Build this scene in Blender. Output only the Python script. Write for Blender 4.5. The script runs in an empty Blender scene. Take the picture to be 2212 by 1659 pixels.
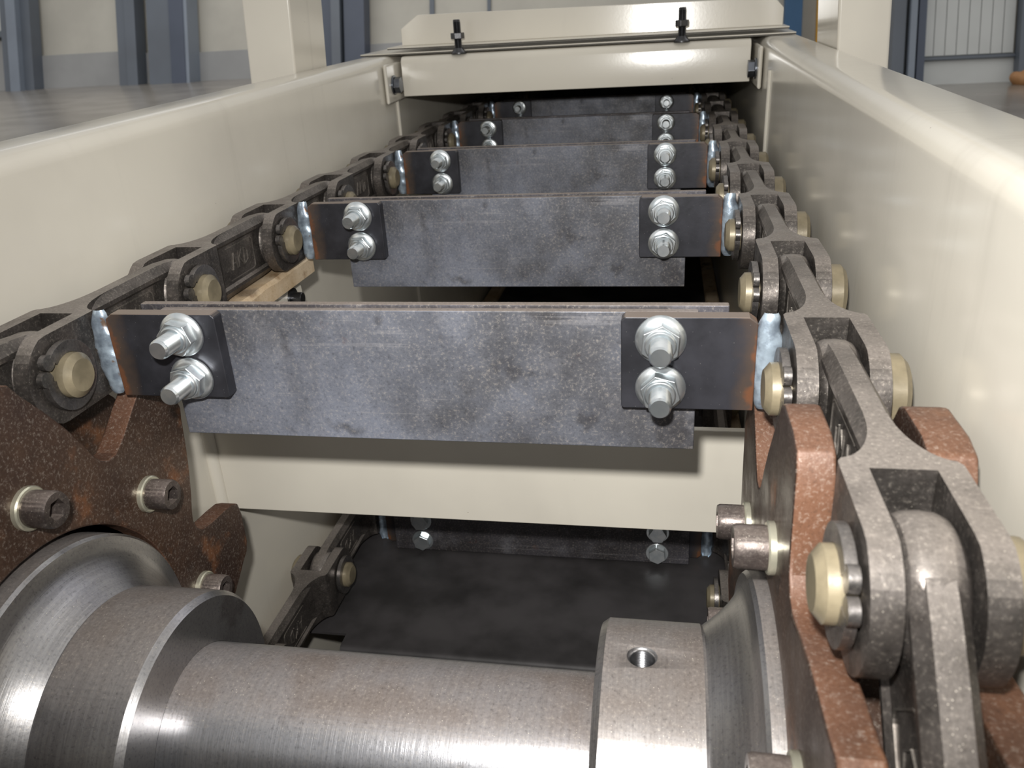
import bpy, bmesh, math, random
from mathutils import Vector, Matrix

random.seed(7)
scene = bpy.context.scene
COL = scene.collection
PI = math.pi

# ------------------------------------------------------------------ camera
cam_data = bpy.data.cameras.new('camera')
cam = bpy.data.objects.new('camera', cam_data)
COL.objects.link(cam)
cam_data.sensor_fit = 'HORIZONTAL'
cam_data.sensor_width = 36.0
cam_data.lens = 1780.3 / 2212.0 * 36.0
cam_data.clip_start = 0.01
cam_data.clip_end = 200.0
CAM = Vector((-0.0313, -0.3844, 0.1371))
right = Vector((0.9838, 0.1706, -0.0550))
fwd = Vector((-0.1781, 0.8962, -0.4064))
fwd.normalize()
right = (right - fwd * right.dot(fwd)).normalized()
upv = right.cross(fwd)
m = Matrix((right, upv, -fwd)).transposed().to_4x4()
m.translation = CAM
cam.matrix_world = m
cam_data.dof.use_dof = True
cam_data.dof.focus_distance = 0.52
cam_data.dof.aperture_fstop = 20.0
scene.camera = cam

# ------------------------------------------------------------------ light
world = bpy.data.worlds.new('world')
scene.world = world
world.use_nodes = True
wn = world.node_tree.nodes
wn['Background'].inputs[0].default_value = (1.0, 0.99, 0.97, 1)
wn['Background'].inputs[1].default_value = 0.56

def area_light(name, loc, target, size, size_y, power, color=(1, 1, 1)):
    d = bpy.data.lights.new(name, 'AREA')
    d.shape = 'RECTANGLE'
    d.size = size
    d.size_y = size_y
    d.energy = power
    d.color = color
    o = bpy.data.objects.new(name, d)
    COL.objects.link(o)
    o.location = loc
    o.rotation_euler = (Vector(target) - Vector(loc)).to_track_quat('-Z', 'Y').to_euler()
    return o

# the camera's own flash, a few centimetres above the lens
fd = bpy.data.lights.new('camera_flash', 'SPOT')
fd.shadow_soft_size = 0.009
fd.spot_size = math.radians(94)
fd.spot_blend = 0.95
fd.energy = 20.0
fd.color = (1.0, 0.985, 0.95)
fo = bpy.data.objects.new('camera_flash', fd)
COL.objects.link(fo)
fo.matrix_world = Matrix.Rotation(math.radians(-5), 4, 'Z') @ m
fo.location = (-0.047, -0.390, 0.197)
# unseen overhead fill lights, added to brighten the hall walls
area_light('hall_fill_light', (-9.0, 13.0, 6.0), (-9.0, 15.0, 0), 14.0, 2.0, 320, (1.0, 1.0, 0.99))
area_light('hall_fill_light', (4.5, 5.0, 6.0), (4.5, 7.0, 0), 2.0, 8.0, 60, (1.0, 1.0, 0.99))

vs = scene.view_settings
vs.view_transform = 'Standard'
vs.look = 'None'
vs.gamma = 1.0
vs.use_curve_mapping = False
vs.exposure = 0.0

# ------------------------------------------------------------------ materials
def srgb(r, g, b):
    def f(c):
        c /= 255.0
        return c / 12.92 if c <= 0.04045 else ((c + 0.055) / 1.055) ** 2.4
    return (f(r), f(g), f(b), 1.0)

class NT:
    def __init__(self, name):
        self.m = bpy.data.materials.new(name)
        self.m.use_nodes = True
        self.t = self.m.node_tree
        self.b = self.t.nodes['Principled BSDF']
        self._c = None
    def n(self, typ, **kw):
        x = self.t.nodes.new(typ)
        for k, v in kw.items():
            setattr(x, k, v)
        return x
    def l(self, a, b):
        self.t.links.new(a, b)
    def coord(self):
        if self._c is None:
            self._c = self.n('ShaderNodeTexCoord').outputs['Object']
        return self._c
    def noise(self, scale, detail=4, rough=0.55, stretch=None, dist=0.0):
        src = self.coord()
        if stretch:
            mp = self.n('ShaderNodeMapping')
            mp.inputs['Scale'].default_value = stretch
            self.l(src, mp.inputs[0])
            src = mp.outputs[0]
        x = self.n('ShaderNodeTexNoise')
        x.inputs['Scale'].default_value = scale
        x.inputs['Detail'].default_value = detail
        x.inputs['Roughness'].default_value = rough
        x.inputs['Distortion'].default_value = dist
        self.l(src, x.inputs['Vector'])
        return x.outputs['Fac']
    def voro(self, scale, rand=1.0):
        x = self.n('ShaderNodeTexVoronoi')
        x.inputs['Scale'].default_value = scale
        x.inputs['Randomness'].default_value = rand
        self.l(self.coord(), x.inputs['Vector'])
        return x.outputs['Distance']
    def ramp(self, src, a, b, lo=0.0, hi=1.0):
        x = self.n('ShaderNodeMapRange')
        x.interpolation_type = 'SMOOTHSTEP'
        x.inputs['From Min'].default_value = a
        x.inputs['From Max'].default_value = b
        x.inputs['To Min'].default_value = lo
        x.inputs['To Max'].default_value = hi
        self.l(src, x.inputs['Value'])
        return x.outputs[0]
    def mix(self, fac, a, b):
        x = self.n('ShaderNodeMix', data_type='RGBA')
        if isinstance(fac, float):
            x.inputs[0].default_value = fac
        else:
            self.l(fac, x.inputs[0])
        for s, v in ((6, a), (7, b)):
            if isinstance(v, tuple):
                x.inputs[s].default_value = v
            else:
                self.l(v, x.inputs[s])
        return x.outputs[2]
    def mul(self, a, b, op='MULTIPLY'):
        x = self.n('ShaderNodeMath', operation=op)
        for i, v in enumerate((a, b)):
            if isinstance(v, (int, float)):
                x.inputs[i].default_value = v
            else:
                self.l(v, x.inputs[i])
        return x.outputs[0]
    def normal_z(self):
        g = self.n('ShaderNodeNewGeometry')
        s = self.n('ShaderNodeSeparateXYZ')
        self.l(g.outputs['True Normal'], s.inputs[0])
        return s.outputs[2]
    def base(self, v):
        if isinstance(v, tuple):
            self.b.inputs['Base Color'].default_value = v
        else:
            self.l(v, self.b.inputs['Base Color'])
    def set(self, **kw):
        names = {'rough': 'Roughness', 'metal': 'Metallic', 'coat': 'Coat Weight',
                 'coatr': 'Coat Roughness', 'spec': 'Specular IOR Level', 'aniso': 'Anisotropic'}
        for k, v in kw.items():
            s = self.b.inputs[names[k]]
            if isinstance(v, (int, float)):
                s.default_value = v
            else:
                self.l(v, s)
    def bump(self, h, strength=0.2, dist=0.001):
        x = self.n('ShaderNodeBump')
        x.inputs['Strength'].default_value = strength
        x.inputs['Distance'].default_value = dist
        self.l(h, x.inputs['Height'])
        self.l(x.outputs[0], self.b.inputs['Normal'])

def specks(t, col, scale=900, thr=0.13, amount=0.9, base_noise=130):
    """tiny pale grinding-dust specks and short fibres, a colour of its own"""
    g = t.noise(620, 3, 0.7)
    col = t.mix(t.ramp(g, 0.50, 0.78, 0.0, 0.30), col, srgb(198, 188, 176))
    col = t.mix(t.ramp(g, 0.48, 0.24, 0.0, 0.40), col, srgb(34, 30, 28))
    v = t.voro(scale)
    dot = t.ramp(v, thr * 0.6, thr, amount, 0.0)
    dot = t.mul(dot, t.ramp(t.noise(base_noise, 2), 0.42, 0.60))
    return t.mix(dot, col, srgb(206, 198, 184))

def mat_paint(name, c, rough=0.28, peel=0.05, grime=0.12):
    t = NT(name)
    col = t.mix(t.ramp(t.noise(6, 4), 0.35, 0.75), srgb(*c), srgb(*[int(x * 0.95) for x in c]))
    sp = t.ramp(t.voro(70), 0.02, 0.035, 1.0, 0.0)
    sp = t.mul(sp, t.ramp(t.noise(40, 2), 0.58, 0.62))
    col = t.mix(t.mul(sp, 0.75), col, srgb(96, 80, 66))
    streak = t.ramp(t.noise(14, 4, 0.6, (1, 3, 0.25)), 0.56, 0.78)
    col = t.mix(t.mul(streak, grime), col, srgb(120, 114, 100))
    t.base(col)
    t.set(rough=rough, spec=0.5)
    t.bump(t.noise(260, 2), peel, 0.0006)
    return t.m

def mat_forged(name, c=(98, 92, 88), dust=(131, 123, 116), dustamt=0.65, metal=0.75, rough=0.42):
    t = NT(name)
    n = t.noise(55, 5)
    col = t.mix(t.ramp(n, 0.35, 0.7), srgb(*c), srgb(*[int(x * 0.72) for x in c]))
    z = t.ramp(t.normal_z(), 0.45, 0.95)
    d = t.mul(t.mul(z, t.ramp(t.noise(22, 4), 0.2, 0.62, 0.35, 1.0)), dustamt)
    col = t.mix(d, col, srgb(*dust))
    col = specks(t, col, 650, 0.15, 0.8)
    t.base(col)
    inv = t.mul(d, -1.0, 'MULTIPLY')
    t.set(metal=t.mul(inv, metal, 'ADD') if dustamt else metal, rough=t.ramp(t.noise(70, 3), 0.3, 0.7, rough - 0.08, rough + 0.14))
    t.bump(t.noise(420, 4, 0.6), 0.22, 0.0006)
    return t.m

def mat_plate(name, c=(122, 126, 138), metal=0.40, rough=0.46, dust=0.7):
    t = NT(name)
    col = t.mix(t.ramp(t.noise(9, 5, 0.6, dist=0.4), 0.32, 0.68), srgb(*c), srgb(int(c[0] * 0.64), int(c[1] * 0.62), int(c[2] * 0.60)))
    col = t.mix(t.ramp(t.noise(32, 5, 0.65), 0.52, 0.75, 0, 0.45), col, srgb(126, 126, 132))
    blot = t.mul(t.ramp(t.noise(26, 3), 0.60, 0.68), 0.65)
    col = t.mix(blot, col, srgb(56, 54, 56))
    rust = t.mul(t.ramp(t.noise(38, 4), 0.69, 0.76), 0.35)
    col = t.mix(rust, col, srgb(112, 72, 54))
    scr = t.mul(t.ramp(t.noise(30, 2, 0.5, (0.3, 1, 9)), 0.66, 0.72), 0.25)
    col = t.mix(scr, col, srgb(150, 148, 150))
    if dust:
        col = t.mix(t.mul(t.ramp(t.normal_z(), 0.6, 0.95), dust), col, srgb(150, 137, 127))
    col = specks(t, col, 700, 0.09, 0.4)
    t.base(col)
    t.set(metal=metal, rough=t.ramp(t.noise(45, 4), 0.3, 0.7, rough - 0.08, rough + 0.12))
    t.bump(t.noise(300, 5, 0.65), 0.22, 0.0005)
    return t.m

def mat_bracket(name):
    """black rolled flat bar with a rust-orange heat tint at the welded end (x = 0)"""
    t = NT(name)
    col = t.mix(t.ramp(t.noise(30, 5), 0.35, 0.72), srgb(42, 42, 46), srgb(62, 62, 68))
    s = t.n('ShaderNodeSeparateXYZ')
    t.l(t.coord(), s.inputs[0])
    ax = t.mul(s.outputs[0], 0.0, 'ABSOLUTE')
    w = t.mul(ax, t.mul(t.ramp(t.noise(60, 3), 0.2, 0.8, -0.004, 0.005), 1.0), 'ADD')
    col = t.mix(t.ramp(w, 0.003, 0.014, 0.55, 0.0), col, srgb(104, 86, 72))
    col = t.mix(t.ramp(w, 0.0008, 0.0042, 0.5, 0.0), col, srgb(150, 92, 54))
    dustz = t.mul(t.ramp(t.normal_z(), 0.6, 0.95), 0.7)
    col = t.mix(dustz, col, srgb(154, 138, 126))
    col = t.mix(t.mul(t.ramp(t.voro(420), 0.035, 0.06, 1.0, 0.0), 0.5), col, srgb(200, 196, 190))
    t.base(col)
    t.set(metal=0.5, rough=0.40)
    t.bump(t.noise(260, 4), 0.12, 0.0005)
    return t.m

def mat_zinc(name, rough=0.2):
    t = NT(name)
    t.base(t.mix(t.ramp(t.noise(120, 3), 0.3, 0.7), srgb(232, 236, 238), srgb(206, 214, 218)))
    t.set(metal=0.94, rough=rough)
    return t.m

def mat_weld(name):
    t = NT(name)
    col = t.mix(t.ramp(t.noise(110, 4), 0.35, 0.65), srgb(190, 206, 220), srgb(134, 146, 160))
    col = t.mix(t.mul(t.ramp(t.noise(150, 3), 0.62, 0.72), 0.8), col, srgb(128, 96, 66))
    t.base(col)
    t.set(metal=0.6, rough=0.3)
    t.bump(t.noise(170, 3), 0.3, 0.001)
    return t.m

def mat_rust(name, c1, c2, c3, metal=0.1, rough=0.55, dust=0.0):
    t = NT(name)
    col = t.mix(t.ramp(t.noise(16, 5, 0.6), 0.38, 0.66), srgb(*c1), srgb(*c2))
    col = t.mix(t.ramp(t.noise(30, 4, 0.6), 0.56, 0.74), col, srgb(*c3))
    col = t.mix(t.mul(t.ramp(t.noise(22, 3), 0.6, 0.7), 0.5), col, srgb(40, 32, 30))
    if dust:
        z = t.mul(t.ramp(t.normal_z(), 0.2, 0.9), dust)
        col = t.mix(z, col, srgb(150, 120, 100))
    col = specks(t, col, 520, 0.085, 0.5, 90)
    t.base(col)
    t.set(metal=metal, rough=t.ramp(t.noise(40, 4), 0.3, 0.7, rough - 0.15, rough + 0.1))
    t.bump(t.noise(350, 5, 0.6), 0.3, 0.0006)
    return t.m

def mat_machined(name, c=(168, 166, 166), film=(108, 97, 89), rough=0.30):
    """turned steel with fine rings and a brown dust film lying on its upper side"""
    t = NT(name)
    rings = t.noise(60, 3, 0.6, (14, 0.4, 0.4))
    col = t.mix(t.ramp(rings, 0.35, 0.65), srgb(*c), srgb(*[int(x * 0.92) for x in c]))
    z = t.ramp(t.normal_z(), 0.72, 0.96)
    d = t.mul(z, t.ramp(t.noise(28, 4), 0.25, 0.7, 0.6, 1.0))
    col = t.mix(t.mul(d, 0.85), col, srgb(*film))
    smear = t.mul(t.ramp(t.noise(24, 4, 0.6, (1.2, 1, 1)), 0.60, 0.72), 0.45)
    col = t.mix(smear, col, srgb(92, 82, 78))
    col = specks(t, col, 560, 0.14, 0.85, 80)
    t.base(col)
    t.set(metal=t.ramp(d, 0.0, 1.0, 0.92, 0.35), rough=t.ramp(d, 0.0, 1.0, rough, 0.55))
    hgt = t.mul(t.mul(rings, 0.6), t.mul(t.noise(500, 4), 0.5), 'ADD')
    t.bump(hgt, 0.12, 0.0005)
    gr = t.noise(400, 2, 0.6, (14, 0.05, 0.05))
    b2 = t.n('ShaderNodeBump')
    b2.inputs['Strength'].default_value = 0.8
    b2.inputs['Distance'].default_value = 0.00005
    t.l(gr, b2.inputs['Height'])
    first = t.b.inputs['Normal'].links[0].from_node
    t.l(b2.outputs[0], first.inputs['Normal'])
    return t.m

def mat_simple(name, c, rough=0.5, metal=0.0, var=0.85, scale=20, bump=0.1):
    t = NT(name)
    t.base(t.mix(t.ramp(t.noise(scale, 4), 0.35, 0.7), srgb(*c), srgb(*[int(x * var) for x in c])))
    t.set(rough=rough, metal=metal)
    if bump:
        t.bump(t.noise(scale * 8, 3), bump, 0.0006)
    return t.m

M = {}
M['paint'] = mat_paint('beige_gloss_paint', (215, 209, 196), 0.17, 0.035, 0.10)
M['paint_wall'] = mat_paint('beige_wall_paint', (216, 212, 196), 0.34, 0.03, 0.22)
M['forged'] = mat_forged('forged_link_steel')
M['letters'] = mat_forged('cast_letter_steel', (120, 114, 108), (150, 140, 130), 0.3)
M['pin'] = mat_simple('olive_pin_coating', (140, 129, 106), 0.40, 0.2, 0.80, 60, 0.1)
M['ring'] = mat_forged('retaining_ring_steel', (128, 124, 122), (150, 140, 130), 0.2, 0.85, 0.3)
M['plate'] = mat_plate('mill_scale_plate')
M['bar'] = mat_plate('clamping_bar_steel', (88, 86, 92), 0.4, 0.5)
M['bracket'] = mat_bracket('black_bracket_steel')
M['zinc'] = mat_zinc('bright_zinc', 0.30)
M['thread'] = mat_zinc('zinc_thread', 0.26)
M['weld'] = mat_weld('weld_metal')
M['disc'] = mat_rust('sprocket_face_rust', (60, 45, 38), (78, 58, 46), (120, 80, 54), 0.25, 0.44)
M['rim'] = mat_rust('flame_cut_rim', (108, 76, 58), (88, 64, 52), (122, 86, 64), 0.15, 0.5)
M['hub'] = mat_machined('turned_hub_steel')
M['shaft'] = mat_machined('turned_shaft_steel', (172, 172, 176), (106, 93, 84), 0.27)
M['socket'] = mat_forged('black_oxide_bolt', (104, 94, 90), (128, 116, 108), 0.4, 0.7, 0.36)
M['washer'] = mat_simple('pale_zinc_washer', (204, 200, 180), 0.3, 0.7, 0.9, 60)
M['dark'] = mat_simple('dark_cutter_steel', (46, 40, 40), 0.5, 0.4)  # dark steel, carried only by the boolean cutters
M['pan'] = mat_simple('dark_pan_steel', (76, 73, 74), 0.55, 0.3, 0.62, 14, 0.2)
M['wood'] = mat_rust('worn_tan_strip', (206, 186, 158), (176, 150, 116), (136, 104, 68), 0.0, 0.6)
M['blackbolt'] = mat_simple('burnished_bolt', (92, 92, 94), 0.3, 0.9, 0.8, 80)
M['zincbolt'] = mat_simple('blue_zinc_bolt', (120, 124, 132), 0.28, 0.9, 0.8, 60)
M['cut'] = mat_simple('dark_cut_edge', (62, 58, 52), 0.6, 0.2)
M['edge'] = mat_simple('pale_sheet_edge', (222, 216, 192), 0.4)

# ------------------------------------------------------------------ mesh helpers
def finish(name, bm, mat, parent=None, smooth=True, angle=35, bevel=0.0, seg=2, loc=None, mats=None):
    bmesh.ops.recalc_face_normals(bm, faces=bm.faces)
    me = bpy.data.meshes.new(name)
    bm.to_mesh(me)
    bm.free()
    for x in (mats or [mat]):
        me.materials.append(x)
    if smooth:
        me.shade_smooth()
        me.set_sharp_from_angle(angle=math.radians(angle))
    o = bpy.data.objects.new(name, me)
    COL.objects.link(o)
    if parent is not None:
        o.parent = parent
    if loc is not None:
        o.location = loc
    if bevel:
        b = o.modifiers.new('bevel', 'BEVEL')
        b.width = bevel
        b.segments = seg
        b.limit_method = 'ANGLE'
        b.angle_limit = math.radians(40)
        b.harden_normals = True
    return o

def self_union(o):
    """merge the overlapping shells of one mesh into a single skin"""
    bm = bmesh.new()
    box(bm, 5, 5.1, 5, 5.1, 5, 5.1)
    c = finish('cutter', bm, M['dark'], smooth=False)
    mods = [(m.width, m.segments) for m in o.modifiers]
    o.modifiers.clear()
    b = o.modifiers.new('union', 'BOOLEAN')
    b.operation = 'DIFFERENCE'
    b.solver = 'EXACT'
    b.use_self = True
    b.object = c
    dg = bpy.context.evaluated_depsgraph_get()
    me = bpy.data.meshes.new_from_object(o.evaluated_get(dg))
    o.modifiers.clear()
    o.data = me
    bpy.data.objects.remove(c)
    bm = bmesh.new()
    bm.from_mesh(me)
    bmesh.ops.remove_doubles(bm, verts=bm.verts, dist=2e-5)
    bmesh.ops.dissolve_limit(bm, angle_limit=math.radians(1.0), verts=bm.verts, edges=bm.edges)
    bm.to_mesh(me)
    bm.free()
    me.shade_smooth()
    me.set_sharp_from_angle(angle=math.radians(32))
    for w, sg in mods:
        b = o.modifiers.new('bevel', 'BEVEL')
        b.width = w
        b.segments = sg
        b.limit_method = 'ANGLE'
        b.angle_limit = math.radians(40)
        b.harden_normals = True
    return o

def thing(name, label, cat, group=None, loc=(0, 0, 0), rot=(0, 0, 0)):
    o = bpy.data.objects.new(name, None)
    o.empty_display_size = 0.02
    COL.objects.link(o)
    o.location = loc
    o.rotation_euler = rot
    o['label'] = label
    o['category'] = cat
    if group:
        o['group'] = group
    return o

def tag(o, label, cat, group=None):
    o['label'] = label
    o['category'] = cat
    if group:
        o['group'] = group
    return o

def struct(o, label=None, cat=None):
    o['kind'] = 'structure'
    if label:
        o['label'] = label
    if cat:
        o['category'] = cat
    return o

def copy_part(o, parent):
    c = o.copy()
    COL.objects.link(c)
    c.parent = parent
    for ch in list(o.children):
        copy_part(ch, c)
    return c

def box(bm, x0, x1, y0, y1, z0, z1):
    v = [bm.verts.new(p) for p in ((x0, y0, z0), (x1, y0, z0), (x1, y1, z0), (x0, y1, z0),
                                   (x0, y0, z1), (x1, y0, z1), (x1, y1, z1), (x0, y1, z1))]
    for f in ((0, 3, 2, 1), (4, 5, 6, 7), (0, 1, 5, 4), (1, 2, 6, 5), (2, 3, 7, 6), (3, 0, 4, 7)):
        bm.faces.new([v[i] for i in f])

def prism(bm, poly, axis, a, b):
    """extrude a 2D polygon along axis ('x': poly=(y,z); 'y': (x,z); 'z': (x,y))"""
    def P(p, t):
        if axis == 'x':
            return (t, p[0], p[1])
        if axis == 'y':
            return (p[0], t, p[1])
        return (p[0], p[1], t)
    A = [bm.verts.new(P(p, a)) for p in poly]
    B = [bm.verts.new(P(p, b)) for p in poly]
    n = len(poly)
    fs = [bm.faces.new(A), bm.faces.new(B[::-1])]
    for i in range(n):
        fs.append(bm.faces.new((A[i], B[i], B[(i + 1) % n], A[(i + 1) % n])))
    return fs

def lathe(bm, prof, axis='x', c=(0, 0, 0), seg=48):
    """prof: list of (t along axis, radius); radius 0 closes with a pole"""
    rings = []
    for t, r in prof:
        if r <= 1e-9:
            p = {'x': (c[0] + t, c[1], c[2]), 'y': (c[0], c[1] + t, c[2]), 'z': (c[0], c[1], c[2] + t)}[axis]
            rings.append([bm.verts.new(p)])
            continue
        ring = []
        for i in range(seg):
            a = 2 * PI * i / seg
            u, v = r * math.cos(a), r * math.sin(a)
            p = {'x': (c[0] + t, c[1] + u, c[2] + v), 'y': (c[0] + u, c[1] + t, c[2] + v), 'z': (c[0] + u, c[1] + v, c[2] + t)}[axis]
            ring.append(bm.verts.new(p))
        rings.append(ring)
    for A, B in zip(rings, rings[1:]):
        for i in range(seg):
            j = (i + 1) % seg
            if len(A) == 1 and len(B) == 1:
                continue
            if len(A) == 1:
                bm.faces.new((A[0], B[i], B[j]))
            elif len(B) == 1:
                bm.faces.new((A[i], B[0], A[j]))
            else:
                bm.faces.new((A[i], B[i], B[j], A[j]))

def hexagon(r, rot=0.0):
    return [(r * math.cos(PI / 3 * i + rot), r * math.sin(PI / 3 * i + rot)) for i in range(6)]

def arc(cx, cy, r, a0, a1, n):
    return [(cx + r * math.cos(math.radians(a0 + (a1 - a0) * i / n)),
             cy + r * math.sin(math.radians(a0 + (a1 - a0) * i / n))) for i in range(n + 1)]

FRAME_ROT = (0.0195, 0.0, 0.0)      # the painted frame climbs a little against the chain run

# ------------------------------------------------------------------ hall (setting)
HUP = Vector((0, 0.300, 0.954))
ZF = -0.90

def hall_mat(name, c, rough=0.6, var=0.94):
    return mat_simple(name, c, rough, 0.0, var, 0.8, 0.0)

M['hwall'] = hall_mat('cream_wall_panel', (196, 192, 181))
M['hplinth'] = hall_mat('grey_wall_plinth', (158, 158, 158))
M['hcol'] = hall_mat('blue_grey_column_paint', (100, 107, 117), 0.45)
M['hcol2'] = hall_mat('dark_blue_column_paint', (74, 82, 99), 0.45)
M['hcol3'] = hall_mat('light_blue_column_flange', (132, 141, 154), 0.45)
M['hpanel'] = hall_mat('white_ribbed_panel', (206, 208, 206))
M['hyellow'] = hall_mat('yellow_pipe_paint', (214, 160, 60))
M['hblue'] = hall_mat('blue_post_paint', (60, 98, 136))
M['horange'] = hall_mat('orange_sack_cloth', (176, 128, 84))

t = NT('polished_hall_floor')
t.base(t.mix(t.ramp(t.noise(1.2, 4), 0.3, 0.7), srgb(150, 144, 136), srgb(128, 122, 114)))
t.set(rough=0.22, spec=0.6)
M['floor'] = t.m

bm = bmesh.new()
box(bm, -40, 25, -6, 40, ZF - 0.2, ZF)
struct(finish('floor', bm, M['floor'], smooth=False), 'polished grey concrete hall floor', 'floor')

def hall_box(bm, x0, x1, t0, t1, d0, d1, y0):
    """a box on a hall wall: x range, height range up the wall, depth range in front of it"""
    n = Vector((0, -HUP.z, HUP.y))
    P0 = Vector((0, y0, ZF))
    pts = []
    for d in (d0, d1):
        for x, tt in ((x0, t0), (x1, t0), (x1, t1), (x0, t1)):
            pts.append(bm.verts.new(P0 + Vector((x, 0, 0)) + HUP * tt + n * d))
    for f in ((0, 1, 2, 3), (7, 6, 5, 4), (0, 4, 5, 1), (1, 5, 6, 2), (2, 6, 7, 3), (3, 7, 4, 0)):
        bm.faces.new([pts[i] for i in f])

def hall(name, mat, spec, y0, parent=None):
    bm = bmesh.new()
    hall_box(bm, *spec, y0)
    return finish(name, bm, mat, parent, smooth=False)

wb = struct(hall('wall_back', M['hwall'], (-30, 9.5, 0.0, 6, -0.25, 0.0), 20), 'cream panelled back wall of the hall', 'wall')
for i, (a, b, h) in enumerate(((-16.07, -13.5, 0.79), (-13.0, -12.6, 0.72), (-11.55, -7.1, 0.66), (-7.08, -5.5, 0.62), (-5.4, 2.4, 0.60), (-17.6, -16.7, 1.22))):
    hall('plinth_panel', M['hplinth'], (a, b, -0.2, h, 0.0, 0.10), 20, wb)
hall('window_pane', M['hpanel'], (-18.4, -16.8, 1.42, 3.2, 0.0, 0.06), 20, wb)
hall('window_ledge', M['hcol'], (-18.4, -16.6, 1.27, 1.42, 0.0, 0.25), 20, wb)
hall('panel_joint', M['hcol'], (-5.59, -5.48, 0.0, 3.0, 0.0, 0.06), 20, wb)
hall('panel_joint', M['hcol'], (-4.2, -4.12, 0.0, 3.0, 0.0, 0.05), 20, wb)

def hall_column(label, pieces, y0):
    e = thing('steel_column', label, 'column', 'hall columns', (0, 0, 0))
    for nm, mt, sp in pieces:
        hall(nm, M[mt], sp, y0, e)
    return e
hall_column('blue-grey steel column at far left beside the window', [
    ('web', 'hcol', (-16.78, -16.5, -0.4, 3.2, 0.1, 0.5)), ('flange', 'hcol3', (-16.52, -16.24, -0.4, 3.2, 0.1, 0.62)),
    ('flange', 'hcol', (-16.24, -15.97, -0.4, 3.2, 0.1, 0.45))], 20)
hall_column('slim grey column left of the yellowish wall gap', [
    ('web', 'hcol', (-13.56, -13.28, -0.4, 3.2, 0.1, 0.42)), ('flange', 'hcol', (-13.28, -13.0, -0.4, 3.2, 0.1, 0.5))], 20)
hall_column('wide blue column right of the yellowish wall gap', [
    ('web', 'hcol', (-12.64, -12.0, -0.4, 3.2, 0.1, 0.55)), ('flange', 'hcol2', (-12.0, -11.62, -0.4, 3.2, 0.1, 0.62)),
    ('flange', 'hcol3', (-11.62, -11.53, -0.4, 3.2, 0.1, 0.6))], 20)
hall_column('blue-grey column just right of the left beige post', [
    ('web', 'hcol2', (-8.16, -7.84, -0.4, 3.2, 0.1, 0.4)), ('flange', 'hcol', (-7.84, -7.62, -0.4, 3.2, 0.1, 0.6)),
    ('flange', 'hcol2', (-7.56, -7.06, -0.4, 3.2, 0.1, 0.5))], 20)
bm = bmesh.new()
hall_box(bm, 2.44, 2.80, -0.4, 3.0, 0.1, 0.4, 20)
tag(finish('steel_post', bm, M['hblue'], smooth=False, bevel=0.02), 'bright blue post behind the right end of the cover', 'post')
bm = bmesh.new()
hall_box(bm, 3.12, 3.21, -0.4, 3.0, 0.1, 0.2, 20)
tag(finish('service_pipe', bm, M['hyellow'], smooth=False, bevel=0.02), 'yellow upright pipe left of the right beige post', 'pipe')

# nearer right-hand wall
wr = struct(hall('wall_right', M['hwall'], (2.62, 9.0, 0.0, 5, -0.25, 0.0), 11), 'cream right wall of the hall', 'wall')
hall('plinth_panel', M['hplinth'], (3.0, 4.04, -0.03, 0.27, 0.0, 0.03), 11, wr).data.materials[0] = M['hpanel']
e = thing('roller_door', 'white ribbed door panel beyond the right rail', 'door', None)
for i in range(8):
    a = 3.0 + i * 0.127
    hall('panel', M['hpanel'], (a, a + 0.119, 0.32, 3.0, 0.02, 0.06), 11, e)
hall('bottom_rail', M['hcol'], (2.99, 4.03, 0.27, 0.305, 0.02, 0.08), 11, e)
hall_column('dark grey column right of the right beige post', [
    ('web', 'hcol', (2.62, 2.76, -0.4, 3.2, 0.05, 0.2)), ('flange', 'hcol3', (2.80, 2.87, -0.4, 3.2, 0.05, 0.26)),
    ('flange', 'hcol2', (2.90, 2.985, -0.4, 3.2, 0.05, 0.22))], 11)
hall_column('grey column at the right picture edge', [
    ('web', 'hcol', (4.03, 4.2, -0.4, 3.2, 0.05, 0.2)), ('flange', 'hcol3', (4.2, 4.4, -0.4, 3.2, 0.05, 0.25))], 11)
bm = bmesh.new()
bmesh.ops.create_uvsphere(bm, u_segments=16, v_segments=10, radius=0.14)
for v in bm.verts:
    v.co = Vector((v.co.x * 1.1, v.co.y, v.co.z * 0.7 + 0.06 + 0.02 * math.sin(v.co.x * 40)))
    v.co += Vector((4.02, 10.6, ZF))
tag(finish('cloth_bundle', bm, M['horange']), 'small orange-brown bundle on floor at the right column foot', 'bundle')

# ------------------------------------------------------------------ conveyor frame
ZT = 0.081

def side_profile(inner, s):
    """s=-1 left side (body lies toward -x), +1 right side"""
    r = 0.013
    pts = [(0, -0.66), (0, ZT - r)]
    pts += [(r - r * math.cos(a), ZT - r + r * math.sin(a)) for a in [PI / 2 * i / 8 for i in range(1, 9)]]
    pts += [(0.045 - 0.003, ZT), (0.0459, ZT - 0.0009), (0.0468, ZT - 0.004), (0.0468, -0.03), (0.006, -0.03), (0.006, -0.66)]
    return [(inner + s * p[0], p[1]) for p in pts]

XL, XR = -0.405, 0.085
for s, x, lab in ((-1, XL, 'long beige side rail and wall plate along the left chain'),
                  (1, XR, 'long glossy beige side rail and wall plate along the right chain')):
    e = thing('side_rail', lab, 'rail', 'conveyor side rails', (0, 0, 0), FRAME_ROT)
    bm = bmesh.new()
    prism(bm, side_profile(x, s), 'y', -0.62, 2.3)
    finish('rail_body', bm, M['paint'], e, angle=30)
    bm = bmesh.new()
    y = 0.79 if s < 0 else 0.66
    lathe(bm, [(-0.62, 0), (-0.62, 0.003), (0.052, 0.003), (0.052, 0)], 'z', (x, y, 0), 10)
    finish('weld_seam', bm, M['paint'], e)

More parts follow.
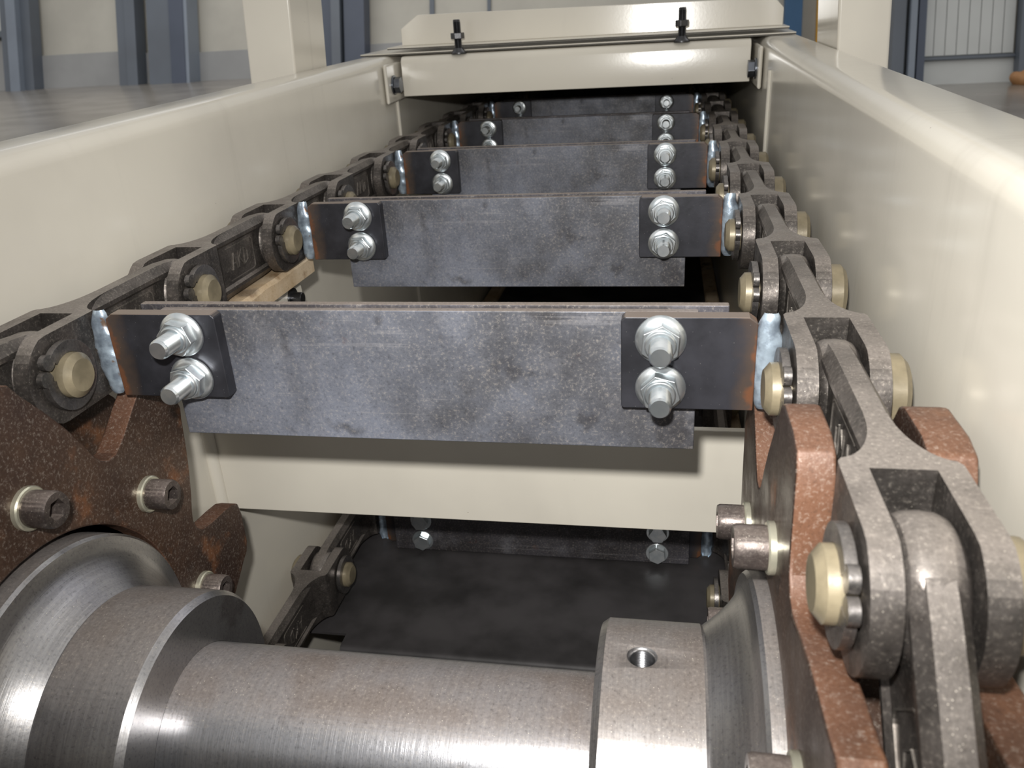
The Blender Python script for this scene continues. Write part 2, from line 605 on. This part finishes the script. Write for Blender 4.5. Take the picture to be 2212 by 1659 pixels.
# posts outside the rails
def post(name, label, x0, x1, y0, y1, lean):
    bm = bmesh.new()
    box(bm, x0, x1, y0, y1, -0.90, 1.2)
    for v in bm.verts:
        v.co.x += lean * (v.co.z - 0.08)
    o = finish(name, bm, M['paint'], smooth=True, bevel=0.003)
    return tag(o, label, 'post', 'frame posts')
post('support_post', 'square beige post standing outside the left rail', -0.512, -0.4545, 0.573, 0.672, 0.064)
post('support_post', 'square beige post standing outside the right rail', 0.1335, 0.1825, 0.535, 0.66, -0.060)

# beige cross plate between the upper and the lower chain run
e = thing('cross_plate', 'beige cross plate below the nearest flight, between upper and lower run', 'plate')
YP = 0.172
bm = bmesh.new()
box(bm, XL + 0.001, XR - 0.001, YP, YP + 0.006, -0.2395, -0.1495)
finish('face_plate', bm, M['paint'], e, bevel=0.001)
bm = bmesh.new()
box(bm, XL + 0.001, XR - 0.001, YP + 0.006, YP + 0.06, -0.2395, -0.2335)
finish('lower_flange', bm, M['paint'], e, bevel=0.001)
bm = bmesh.new()
lathe(bm, [(-0.2395, 0), (-0.2395, 0.006), (-0.147, 0.006), (-0.147, 0)], 'z', (XL + 0.002, YP - 0.001, 0), 12)
for v in bm.verts:
    v.co.x += 0.0009 * math.sin(v.co.z * 900)
finish('weld_bead', bm, M['paint'], e)
# cross beam at the tunnel mouth, with bolted end tabs
e = thing('cross_beam', 'beige cross beam closing the tunnel mouth, bolted to both rails', 'beam', None, (0, 0, 0), FRAME_ROT)
YB = 0.79
bm = bmesh.new()
pf = [(YB + 0.05, 0.028), (YB, 0.028), (YB, 0.070), (YB + 0.001, 0.0745), (YB + 0.004, 0.0780), (YB + 0.008, 0.0795), (YB + 0.05, 0.0795)]
prism(bm, pf, 'x', -0.3935, 0.0735)
finish('beam_body', bm, M['paint'], e, bevel=0.001)
for s, xw in ((1, XL), (-1, XR)):
    bm = bmesh.new()
    a, b = sorted((xw + s * 0.0015, xw + s * 0.0065))
    box(bm, a, b, YB - 0.052, YB + 0.045, 0.0235, 0.0735)
    tabp = finish('end_tab', bm, M['paint'], e, bevel=0.0025)
    bm = bmesh.new()
    c = (xw + s * 0.0065, YB - 0.026, 0.046)
    lathe(bm, [(0, 0), (0, 0.0125), (s * 0.0022, 0.0125), (s * 0.0022, 0)], 'x', c, 28)
    prism(bm, [(c[1] + p[0], c[2] + p[1]) for p in hexagon(0.0108, 0.2)], 'x', c[0] + s * 0.0022, c[0] + s * 0.0105)
    finish('hex_bolt', bm, M['zincbolt'], tabp, bevel=0.0006)

# bolted cover over the tunnel
e = thing('tunnel_cover', 'beige bolted cover with upright chamfered panel behind the cross beam', 'cover', None, (0, 0, 0), FRAME_ROT)
bm = bmesh.new()
box(bm, -0.4535, 0.1285, 0.800, 2.3, ZT + 0.0006, ZT + 0.0035)  # unseen rear length added to keep ambient light out of the tunnel
lo = finish('lower_sheet', bm, M['paint'], e, smooth=False)
bm = bmesh.new()
box(bm, -0.414, 0.120, 0.802, 1.0, ZT + 0.0075, ZT + 0.0105)
up_ = finish('upper_sheet', bm, M['paint'], e, smooth=False)
for par, (x0, x1, y0, z0, z1) in ((lo, (-0.4535, 0.1285, 0.7996, ZT + 0.0008, ZT + 0.0021)), (up_, (-0.414, 0.120, 0.8016, ZT + 0.0077, ZT + 0.0090))):
    bm = bmesh.new()
    box(bm, x0, x1, y0, y0 + 0.0006, z0, z1)
    finish('cut_edge', bm, M['cut'], par, smooth=False)
bm = bmesh.new()
pp = [(-0.402, ZT + 0.0105), (0.1155, ZT + 0.0105), (0.1155, 0.1125), (0.1035, 0.1255), (-0.3765, 0.1305), (-0.402, 0.1135)]
prism(bm, pp, 'y', 0.834, 0.838)
for v in bm.verts:
    v.co.y += 0.055 * (v.co.z - 0.09)
finish('upright_panel', bm, M['paint'], e, smooth=False, bevel=0.0008)
for x, zt in ((-0.3115, 0.1225), (-0.014, 0.121)):
    bm = bmesh.new()
    prof = [(ZT - 0.001, 0), (ZT - 0.001, 0.0050)]
    z = ZT
    while z < zt - 0.002:
        prof += [(z, 0.0052), (z + 0.0006, 0.0046)]
        z += 0.0012
    prof += [(zt - 0.001, 0.0048), (zt, 0.0038), (zt, 0)]
    lathe(bm, prof, 'z', (x, 0.796, 0), 20)
    st = finish('threaded_stud', bm, M['blackbolt'], e)
    bm = bmesh.new()
    prism(bm, [(x + p[0], 0.796 + p[1]) for p in hexagon(0.0094, 0.3)], 'z', 0.0985, 0.1060)
    finish('hex_nut', bm, M['blackbolt'], st, bevel=0.0007)
    bm = bmesh.new()
    lathe(bm, [(ZT - 0.0012, 0.005), (ZT - 0.0012, 0.0105), (ZT + 0.0006, 0.0105), (ZT + 0.0042, 0.0068), (ZT + 0.006, 0.0062), (ZT + 0.006, 0.005)], 'z', (x, 0.796, 0), 24)
    finish('washer', bm, M['blackbolt'], st)

# added dark sheet keeping the tunnel end black, and pan under the return run
bm = bmesh.new()
box(bm, XL, XR, 2.25, 2.26, -0.66, 0.12)
tag(finish('tunnel_dark_sheet', bm, M['pan'], smooth=False), 'added dark sheet that keeps the far end of the covered tunnel black', 'plate')
bm = bmesh.new()
prof = [(2.25, -0.4055), (0.197, -0.4055)] + arc(0.197, -0.4115, 0.006, 90, 180, 6) + [(0.191, -0.47), (0.194, -0.47), (0.194, -0.4125)] + [(0.198, -0.4085), (2.25, -0.4085)]
prism(bm, prof, 'x', -0.330, 0.010)
for a_, b_ in ((XL + 0.004, -0.330), (0.010, XR - 0.004)):
    box(bm, a_, b_, 0.212, 2.25, -0.4085, -0.4057)
tag(finish('bottom_pan', bm, M['pan'], angle=30), 'dark steel bottom pan under the return run', 'pan')
bm = bmesh.new()
box(bm, XL, XR, -0.6, 2.25, -0.68, -0.66)
tag(finish('frame_floor_plate', bm, M['pan'], smooth=False), 'dark closing plate at the very bottom of the frame', 'plate')

bm = bmesh.new()
box(bm, XL, XR, -0.52, -0.514, -0.66, 0.04)  # unseen plate behind the camera, added to block low ambient light
tag(finish('light_block_plate', bm, M['pan'], smooth=False), 'added unseen dark plate blocking low light in front of the shaft', 'plate')

# wear strips that carry the chains
def strip(label, x0, x1, y0, y1, z0, z1):
    bm = bmesh.new()
    n = 24
    rows = []
    for i in range(n + 1):
        y = y0 + (y1 - y0) * i / n
        j = 0.0012 * (random.random() - 0.5)
        k = 0.0012 * (random.random() - 0.5)
        c = 0.003
        rows.append([bm.verts.new(p) for p in ((x0, y, z0), (x1, y, z0), (x1 + j, y, z1 - c + k), (x1 - c + j, y, z1), (x0 + c, y, z1), (x0, y, z1 - c))])
    for A, B in zip(rows, rows[1:]):
        for q in range(6):
            bm.faces.new((A[q], B[q], B[(q + 1) % 6], A[(q + 1) % 6]))
    bm.faces.new(rows[0])
    bm.faces.new(rows[-1][::-1])
    return tag(finish('wear_strip', bm, M['wood'], angle=25), label, 'strip', 'chain wear strips')
strip('worn tan wear strip under the upper left chain', -0.385, -0.3495, 0.10, 0.312, -0.068, -0.052)
strip('tan wear strip carrying the lower left chain', -0.398, -0.372, 0.10, 1.6, -0.405, -0.394)
strip('tan wear strip carrying the lower right chain', 0.052, 0.078, 0.10, 1.6, -0.405, -0.394)

e = thing('strip_bracket', 'small beige bracket with a bolt below the upper left wear strip', 'bracket')
bm = bmesh.new()
prism(bm, [(0.235, -0.115), (0.235, -0.071), (0.292, -0.071)] + arc(0.292, -0.083, 0.012, 90, 0, 6)[1:] + [(0.304, -0.115)], 'x', -0.366, -0.361)
finish('bracket_plate', bm, M['paint'], e, bevel=0.0008)
bm = bmesh.new()
box(bm, XL, -0.366, 0.24, 0.30, -0.115, -0.110)
finish('wall_flange', bm, M['paint'], e, bevel=0.0008)
bm = bmesh.new()
lathe(bm, [(0, 0), (0, 0.0095), (0.0018, 0.0095), (0.0018, 0.0058), (0.010, 0.0055), (0.0105, 0.005), (0.0105, 0)], 'x', (-0.361, 0.281, -0.084), 24)
finish('bolt', bm, M['blackbolt'], e)

# ------------------------------------------------------------------ chain links
PITCH = 0.142

def link_meshes(s):
    """s = direction of the conveyor's inside along x (-1 right chain, +1 left chain). Fork pin at the origin, eye at +y"""
    H = 0.0245
    out = {}
    bm = bmesh.new()
    prof = [(0.032, H), (-0.006, H)]
    prof += [(0.0263 * math.cos(math.radians(a)), 0.0263 * math.sin(math.radians(a))) for a in range(115, 246, 10)]
    prof += [(-0.006, -H), (0.032, -H)]
    for q in (-1, 1):
        a, b = sorted((q * 0.0102, q * 0.0190))
        prism(bm, prof, 'x', a, b)
    # fork root flowing into the stem
    n = 12
    pl = [(0.0189, 0.0285), (0.0189, 0.0325), (0.0176, 0.0348)]
    for i in range(1, n + 1):
        u = i / n
        pl.append((0.0176 - (0.0176 - 0.0042) * math.sin(u * PI / 2), 0.0348 + 0.030 * (1 - math.cos(u * PI / 2)) + 0.004 * u))
    root = pl + [(-x, y) for x, y in reversed(pl)]
    prism(bm, root, 'z', -H, H)
    # I-shaped stem
    sec = [(0.0040, H), (0.0078, 0.0195), (0.0078, 0.0170), (0.0058, 0.0150), (0.0058, -0.0150), (0.0078, -0.0170), (0.0078, -0.0195), (0.0040, -H)]
    sec = sec + [(-x, z) for x, z in reversed(sec)]
    st = [(0.040, 1.0), (0.118, 1.0), (0.130, 0.985), (0.142, 0.93)]
    rows = [[bm.verts.new((x, y, z * k)) for x, z in sec] for y, k in st]
    for A, B in zip(rows, rows[1:]):
        for i in range(len(sec)):
            j = (i + 1) % len(sec)
            bm.faces.new((A[i], B[i], B[j], A[j]))
    bm.faces.new(rows[0])
    bm.faces.new(rows[-1][::-1])
    # eye
    lathe(bm, [(-0.0095, 0), (-0.0095, 0.0165), (-0.0090, 0.0192), (-0.0072, 0.0215), (-0.0045, 0.0228), (0, 0.0232),
               (0.0045, 0.0228), (0.0072, 0.0215), (0.0090, 0.0192), (0.0095, 0.0165), (0.0095, 0)], 'x', (0, PITCH, 0), 40)
    out['link_body'] = self_union(finish('link_body', bm, M['forged'], angle=32, bevel=0.0010))
    # pin
    bm = bmesh.new()
    prof = [(-0.0300, 0), (-0.0300, 0.0088), (-0.0272, 0.0122), (-0.0235, 0.0124), (-0.0235, 0.0115), (-0.0200, 0.0115), (-0.0200, 0.0125),
            (0.0192, 0.0125), (0.0192, 0.0170), (0.0275, 0.0170), (0.0302, 0.0140), (0.0302, 0)]
    lathe(bm, [(-s * a, r) for a, r in prof], 'x', (0, 0, 0), 32)
    out['pin'] = finish('pin', bm, M['pin'], angle=28)
    # open retaining ring with lugs
    bm = bmesh.new()
    a0, a1 = math.radians(172), math.radians(132 + 360)
    poly = []
    N = 34
    for i in range(N + 1):
        a = a0 + (a1 - a0) * i / N
        poly.append((0.0190 * math.cos(a), 0.0190 * math.sin(a)))
    for i in range(N, -1, -1):
        a = a0 + (a1 - a0) * i / N
        poly.append((0.0126 * math.cos(a), 0.0126 * math.sin(a)))
    lo, hi = sorted((s * 0.0202, s * 0.0238))
    prism(bm, poly, 'x', lo, hi)
    for ad in (166, 138):
        a = math.radians(ad)
        cy, cz = 0.0185 * math.cos(a), 0.0185 * math.sin(a)
        prism(bm, arc(cy, cz, 0.0043, 7, 337, 11), 'x', lo + 0.0001, hi - 0.0001)
    out['retaining_ring'] = self_union(finish('retaining_ring', bm, M['ring'], angle=30, bevel=0.0005))
    # cast lettering on the inner side of the stem, in a raised frame
    bm = bmesh.new()
    xs = s * 0.0058

    def stroke(p, q, w=0.0007, h=0.0007):
        p, q = Vector(p), Vector(q)
        d = (q - p).normalized()
        nrm = Vector((-d.y, d.x)) * w * 0.5
        x0, x1 = sorted((xs - s * 0.0002, xs + s * h))
        prism(bm, [tuple(p + nrm), tuple(q + nrm), tuple(q - nrm), tuple(p - nrm)], 'x', x0, x1)
    def word(o, sc, strokes):
        for (a, b), (c, d) in strokes:
            stroke((o[0] + a * sc, o[1] + b * sc), (o[0] + c * sc, o[1] + d * sc))
    A_ = (((0, 0), (0.45, 1.5)), ((0.45, 1.5), (0.9, 0)), ((0.2, 0.55), (0.7, 0.55)))
    K_ = (((1.2, 0), (1.3, 1.5)), ((1.25, 0.7), (1.95, 1.5)), ((1.45, 0.85), (2.05, 0)))
    D_ = (((2.3, 0), (2.4, 1.5)), ((2.4, 1.5), (3.0, 1.2)), ((3.0, 1.2), (2.95, 0.3)), ((2.95, 0.3), (2.3, 0)))
    sgn = 1
    word((0.072, -0.0055), 0.0085, A_ + K_ + D_)
    fr = [(0.066, -0.0125), (0.104, -0.0125)] + arc(0.104, -0.0085, 0.004, -90, 0, 4)[1:] + arc(0.104, 0.0085, 0.004, 0, 90, 4) + [(0.066, 0.0125)]
    for p, q in zip(fr, fr[1:]):
        stroke(p, q, 0.0008, 0.0006)
    out['cast_lettering'] = finish('cast_lettering', bm, M['letters'], smooth=False)
    return out

ORD = ['nearest', 'second', 'third', 'fourth', 'fifth', 'sixth', 'seventh', 'eighth', 'ninth', 'tenth', 'eleventh', 'twelfth', 'thirteenth', 'fourteenth', 'fifteenth', 'sixteenth']
Y0, ZP = -0.0275, -0.0245
YC, ZC, RP = -0.0985, -0.1958, 0.1855
XCR, XCL = 0.0445, -0.3645

def top_spots():
    a = math.radians(-67.5)
    sp = [((YC + RP * math.sin(a), ZC + RP * math.cos(a)), math.radians(45))]
    for k in range(-1, 12):
        sp.append(((Y0 + k * PITCH, ZP), 0.0))
    return sp

for side, xc, s in (('right', XCR, -1), ('left', XCL, 1)):
    proto = link_meshes(s)
    first = True
    rows = [('upper', top_spots()), ('lower', [((Y0 + k * PITCH, -0.3690), PI) for k in range(1, 6)])]
    for run, spots in rows:
        o_i = 0
        for i, ((y, z), rx) in enumerate(spots):
            if side == 'left' and run == 'upper' and i == 0:
                continue                                   # wholly outside the frame
            if run == 'upper' and i == 0:
                lab = 'forged fork link of the right chain bending down over the sprocket, bottom right'
            elif run == 'upper':
                lab = '%s forged steel fork link of the upper %s chain, counted from camera' % (ORD[o_i], side)
                if o_i == 0:
                    lab = 'nearest level forged fork link of the upper %s chain, above the sprocket' % side
                o_i += 1
            else:
                lab = '%s dark forged fork link of the lower return run, %s side' % (ORD[o_i], side)
                o_i += 1
            if first:
                e = thing('chain_link', lab, 'chain link', 'fork links of the %s chain' % side, (xc, y, z), (rx, 0, 0))
                for p in proto.values():
                    p.parent = e
                first = False
            else:
                e = thing('chain_link', lab, 'chain link', 'fork links of the %s chain' % side, (xc, y, z), (rx, 0, 0))
                for p in proto.values():
                    copy_part(p, e)

# ------------------------------------------------------------------ scraper flights
def bolt_set(parent, x, z, y_nut, tip, head=0.0185, turn=0.0):
    """flange nut on the near side, threaded stud end, hex head behind the plates"""
    bm = bmesh.new()
    prof = [(head, 0), (head, 0.0055)]
    prof += [(y_nut + 0.001, 0.0055)]
    y = y_nut - 0.006
    while y > tip + 0.002:
        prof += [(y, 0.0056), (y - 0.0006, 0.0050)]
        y -= 0.0012
    prof += [(tip + 0.0012, 0.0054), (tip, 0.0046), (tip, 0)]
    lathe(bm, prof, 'y', (x, 0, z), 24)
    st = finish('bolt', bm, M['thread'], parent)
    bm = bmesh.new()
    lathe(bm, [(y_nut, 0.005), (y_nut, 0.0127), (y_nut - 0.0012, 0.0127), (y_nut - 0.0022, 0.0118), (y_nut - 0.0032, 0.0100), (y_nut - 0.0034, 0.005)], 'y', (x, 0, z), 36)
    prism(bm, [(x + p[0], z + p[1]) for p in hexagon(0.0102, turn)], 'y', y_nut - 0.0030, y_nut - 0.0092)
    lathe(bm, [(y_nut - 0.0090, 0.0080), (y_nut - 0.0104, 0.0078), (y_nut - 0.0110, 0.0070), (y_nut - 0.0110, 0.0052)], 'y', (x, 0, z), 28)
    finish('flange_nut', bm, M['zinc'], st, bevel=0.0006)
    bm = bmesh.new()
    prism(bm, [(x + p[0], z + p[1]) for p in hexagon(0.0095, turn + 0.3)], 'y', head + 0.0015, head + 0.0080)
    lathe(bm, [(head, 0), (head, 0.0120), (head + 0.0016, 0.0120), (head + 0.0016, 0)], 'y', (x, 0, z), 28)
    finish('bolt_head', bm, M['zinc'], st, bevel=0.0006)

def make_flight(e, jit):
    r = random.Random(jit)
    bm = bmesh.new()
    box(bm, -0.3058, -0.0138, 0.0087, 0.0137, -0.0772, -0.0002)
    finish('scraper_plate', bm, M['plate'], e, bevel=0.0007)
    bm = bmesh.new()
    box(bm, -0.3208, 0.0012, 0.0138, 0.0190, -0.045, 0.0014)
    finish('clamping_bar', bm, M['bar'], e, bevel=0.0007)
    for side, xw, xe, s in (('L', -0.3345, -0.2690, 1), ('R', 0.0139, -0.0514, -1)):
        L = abs(xe - xw)
        bm = bmesh.new()
        pf = [(0, -0.0494), (s * (L - 0.001), -0.0494), (s * L, -0.0484), (s * L, -0.002), (s * (L - 0.002), 0), (s * 0.004, 0), (0, -0.003)]
        prism(bm, pf, 'y', 0.0, 0.0086)
        br = finish('bracket', bm, M['bracket'], e, bevel=0.0008, loc=(xw, 0, 0))
        # weld bead between the bracket end and the fork
        bm = bmesh.new()
        rows = []
        n = 26
        for i in range(n + 1):
            u = i / n
            z = 0.0015 - 0.0505 * u
            wd = 0.0070 * (max(0.0, math.sin(PI * min(1, max(0.0, u * 0.94 + 0.03)))) ** 0.35)
            wd *= 1 + 0.04 * math.sin(u * 22 + jit)
            cx = -s * 0.0055 + 0.0006 * math.sin(u * 23 + jit)
            row = []
            for q in range(9):
                a = PI * q / 8
                row.append(bm.verts.new((cx + wd * math.cos(a), 0.0035 - (0.0048 + 0.0002 * math.sin(u * 50 + q)) * math.sin(a) * (wd / 0.0070), z)))
            rows.append(row)
        for A, B in zip(rows, rows[1:]):
            for q in range(8):
                bm.faces.new((A[q], A[q + 1], B[q + 1], B[q]))
        finish('weld_bead', bm, M['weld'], br, angle=80)
        xb = -0.2895 if side == 'L' else -0.0320
        for z in (-0.0114, -0.0375):
            bolt_set(br_parent(e), xb + (0.0003 if z < -0.02 else 0), z, 0.0, -0.0245 - 0.001 * r.random(), turn=r.random() * 1.0)

def br_parent(e):
    return e

FL = ['nearest scraper flight, dark plate bolted between both chains above the shaft',
      'second scraper flight from the camera, dark steel plate between the chains',
      'third scraper flight from the camera, dark plate with bright nuts',
      'fourth scraper flight from the camera, half hidden behind the third',
      'fifth scraper flight from the camera, in the shade under the cross beam',
      'sixth scraper flight, deep inside the dark tunnel']
for i in range(5):
    e = thing('scraper_flight', FL[i], 'scraper flight', 'scraper flights', (0, 0.284 * i, 0))
    make_flight(e, i + 1)
e = thing('scraper_flight', 'upturned flight on the lower return run, bolt heads showing behind the shaft', 'scraper flight', 'scraper flights', (0, 0.371, -0.4015), (PI, 0, 0))
make_flight(e, 31)

# ------------------------------------------------------------------ sprockets, hubs and shaft
TOOTH = [(-6.6, 0.1815), (-5.2, 0.1885), (-2, 0.1902), (5, 0.1902), (7.2, 0.1880), (8.8, 0.1820), (13, 0.1710), (18, 0.1595), (23, 0.1490),
         (26.5, 0.1420), (29, 0.1388), (32, 0.1390), (34.4, 0.1430), (36.2, 0.1550), (37.4, 0.1700)]

def disc_mesh(x0, x1):
    bm = bmesh.new()
    outl = []
    for k in range(8):
        for a, r in TOOTH:
            t_ = math.radians(a + 45 * k)
            outl.append((YC + r * math.sin(t_), ZC + r * math.cos(t_)))
    n = len(outl)
    rows = []
    for x in (x0, x1):
        O = [bm.verts.new((x, p[0], p[1])) for p in outl]
        I = []
        for p in outl:
            t_ = math.atan2(p[0] - YC, p[1] - ZC)
            I.append(bm.verts.new((x, YC + 0.103 * math.sin(t_), ZC + 0.103 * math.cos(t_))))
        rows.append((O, I))
    for i in range(n):
        j = (i + 1) % n
        for (O, I) in rows:
            f = bm.faces.new((O[i], O[j], I[j], I[i]))
            f.material_index = 0
        f = bm.faces.new((rows[0][0][i], rows[0][0][j], rows[1][0][j], rows[1][0][i]))
        f.material_index = 1
        f = bm.faces.new((rows[0][1][i], rows[0][1][j], rows[1][1][j], rows[1][1][i]))
        f.material_index = 1
    return bm

BOLT_R, BOLT_A = 0.1265, 5.0
for side, s, lab in (('left', 1, 'rust-brown twin toothed sprocket under the left chain'),
                     ('right', -1, 'rust-brown twin toothed sprocket under the right chain')):
    xc = XCL if side == 'left' else XCR
    e = thing('sprocket', lab, 'sprocket', 'drive sprockets', (0, 0, 0))
    xin = xc + s * 0.0285       # face towards the middle
    inner = finish('toothed_disc', disc_mesh(*sorted((xin, xc + s * 0.0145))), M['disc'], e, angle=32, bevel=0.0016, mats=[M['disc'], M['rim']])
    finish('toothed_disc', disc_mesh(*sorted((xc - s * 0.0150, xc - s * 0.0315))), M['disc'], e, angle=32, bevel=0.0016, mats=[M['disc'], M['rim']])
    bm = bmesh.new()     # spacer ring between the discs
    lathe(bm, [(s * -0.0150, 0.104), (s * -0.0150, 0.118), (s * 0.0145, 0.118), (s * 0.0145, 0.104)], 'x', (xc, YC, ZC), 64)
    finish('spacer_ring', bm, M['disc'], e)
    for k in range(8):
        a = math.radians(BOLT_A + 45 * k)
        c = (xin, YC + BOLT_R * math.sin(a), ZC + BOLT_R * math.cos(a))
        bm = bmesh.new()
        r0 = 0.0094
        # knurled socket head with hexagonal recess
        seg = 56
        prof = [(0.003, r0 * 0.98), (0.0045, r0), (0.0150, r0), (0.0165, r0 * 0.92)]
        rings = []
        for tt, rr in prof:
            ring = []
            for i in range(seg):
                an = 2 * PI * i / seg
                kr = rr * (1 - (0.022 if (i % 2 and 0.004 < tt < 0.0155) else 0))
                ring.append(bm.verts.new((c[0] + s * tt, c[1] + kr * math.cos(an), c[2] + kr * math.sin(an))))
            rings.append(ring)
        for A, B in zip(rings, rings[1:]):
            for i in range(seg):
                j = (i + 1) % seg
                bm.faces.new((A[i], A[j], B[j], B[i]))
        def hexring(tt, rr):
            ring = []
            for i in range(seg):
                an = 2 * PI * i / seg
                b = (an % (PI / 3)) - PI / 6
                q = rr * math.cos(PI / 6) / math.cos(b)
                ring.append(bm.verts.new((c[0] + s * tt, c[1] + q * math.cos(an), c[2] + q * math.sin(an))))
            return ring
        h1, h2 = hexring(0.0165, 0.0056), hexring(0.0090, 0.0054)
        for A, B in ((rings[-1], h1), (h1, h2)):
            for i in range(seg):
                j = (i + 1) % seg
                bm.faces.new((A[i], A[j], B[j], B[i]))
        bm.faces.new(h2)
        bo = finish('socket_bolt', bm, M['socket'], e, angle=40)
        bm = bmesh.new()
        lathe(bm, [(0, 0.006), (0, 0.0112), (s * 0.0024, 0.0112), (s * 0.0031, 0.0105), (s * 0.0031, 0.006)], 'x', c, 36)
        finish('washer', bm, M['washer'], bo)

# hubs: flange, cone and cylinder, each a turned body
def hub(side, s):
    xc = XCL if side == 'left' else XCR
    bm = bmesh.new()
    b = xc
    p = [(s * 0.018, 0.0452), (s * 0.018, 0.0985), (s * 0.0330, 0.0985), (s * 0.0348, 0.0970), (s * 0.0360, 0.0905), (s * 0.0375, 0.0870), (s * 0.0410, 0.0822), (s * 0.0455, 0.0775),
         (s * 0.0500, 0.0738), (s * 0.0525, 0.0718), (s * 0.0538, 0.0708), (s * 0.0550, 0.0715), (s * 0.0985, 0.0715), (s * 0.1018, 0.0690), (s * 0.1018, 0.0452)]
    lathe(bm, p + [p[0]], 'x', (b, YC, ZC), 128)
    bmesh.ops.remove_doubles(bm, verts=bm.verts, dist=1e-6)
    return finish('sprocket_hub', bm, M['hub'], angle=25)
hl = hub('left', 1)
tag(hl, 'turned steel flanged hub on the left end of the shaft', 'hub', 'sprocket hubs')
hr = hub('right', -1)
tag(hr, 'turned steel flanged hub with a threaded hole, right end of shaft', 'hub', 'sprocket hubs')
# drill the set-screw hole
bmc = bmesh.new()
hx, hy, hz = -0.0372, YC + 0.0016, ZC
lathe(bmc, [(0.056, 0), (0.056, 0.0054), (0.0695, 0.0054), (0.0735, 0.0082), (0.0735, 0)], 'z', (hx, hy, hz), 32)
cut = finish('drill', bmc, M['dark'])
bo = hr.modifiers.new('bool', 'BOOLEAN')
bo.operation = 'DIFFERENCE'
bo.object = cut
bo.solver = 'EXACT'
dg = bpy.context.evaluated_depsgraph_get()
me = bpy.data.meshes.new_from_object(hr.evaluated_get(dg))
hr.modifiers.clear()
hr.data = me
bpy.data.objects.remove(cut)
bm = bmesh.new()
prof = [(0.0565, 0.0005)]
z = 0.0570
while z < 0.0690:
    prof += [(z, 0.0053), (z + 0.0007, 0.0046)]
    z += 0.0014
prof += [(0.0695, 0.0053)]
lathe(bm, prof, 'z', (hx, hy, hz), 28)
th = finish('thread', bm, M['blackbolt'], hr)

bm = bmesh.new()
lathe(bm, [(-0.403, 0), (-0.403, 0.045), (0.083, 0.045), (0.083, 0)], 'x', (0, YC, ZC), 128)
tag(finish('drive_shaft', bm, M['shaft'], angle=40), 'thick turned steel drive shaft across the bottom foreground', 'shaft')
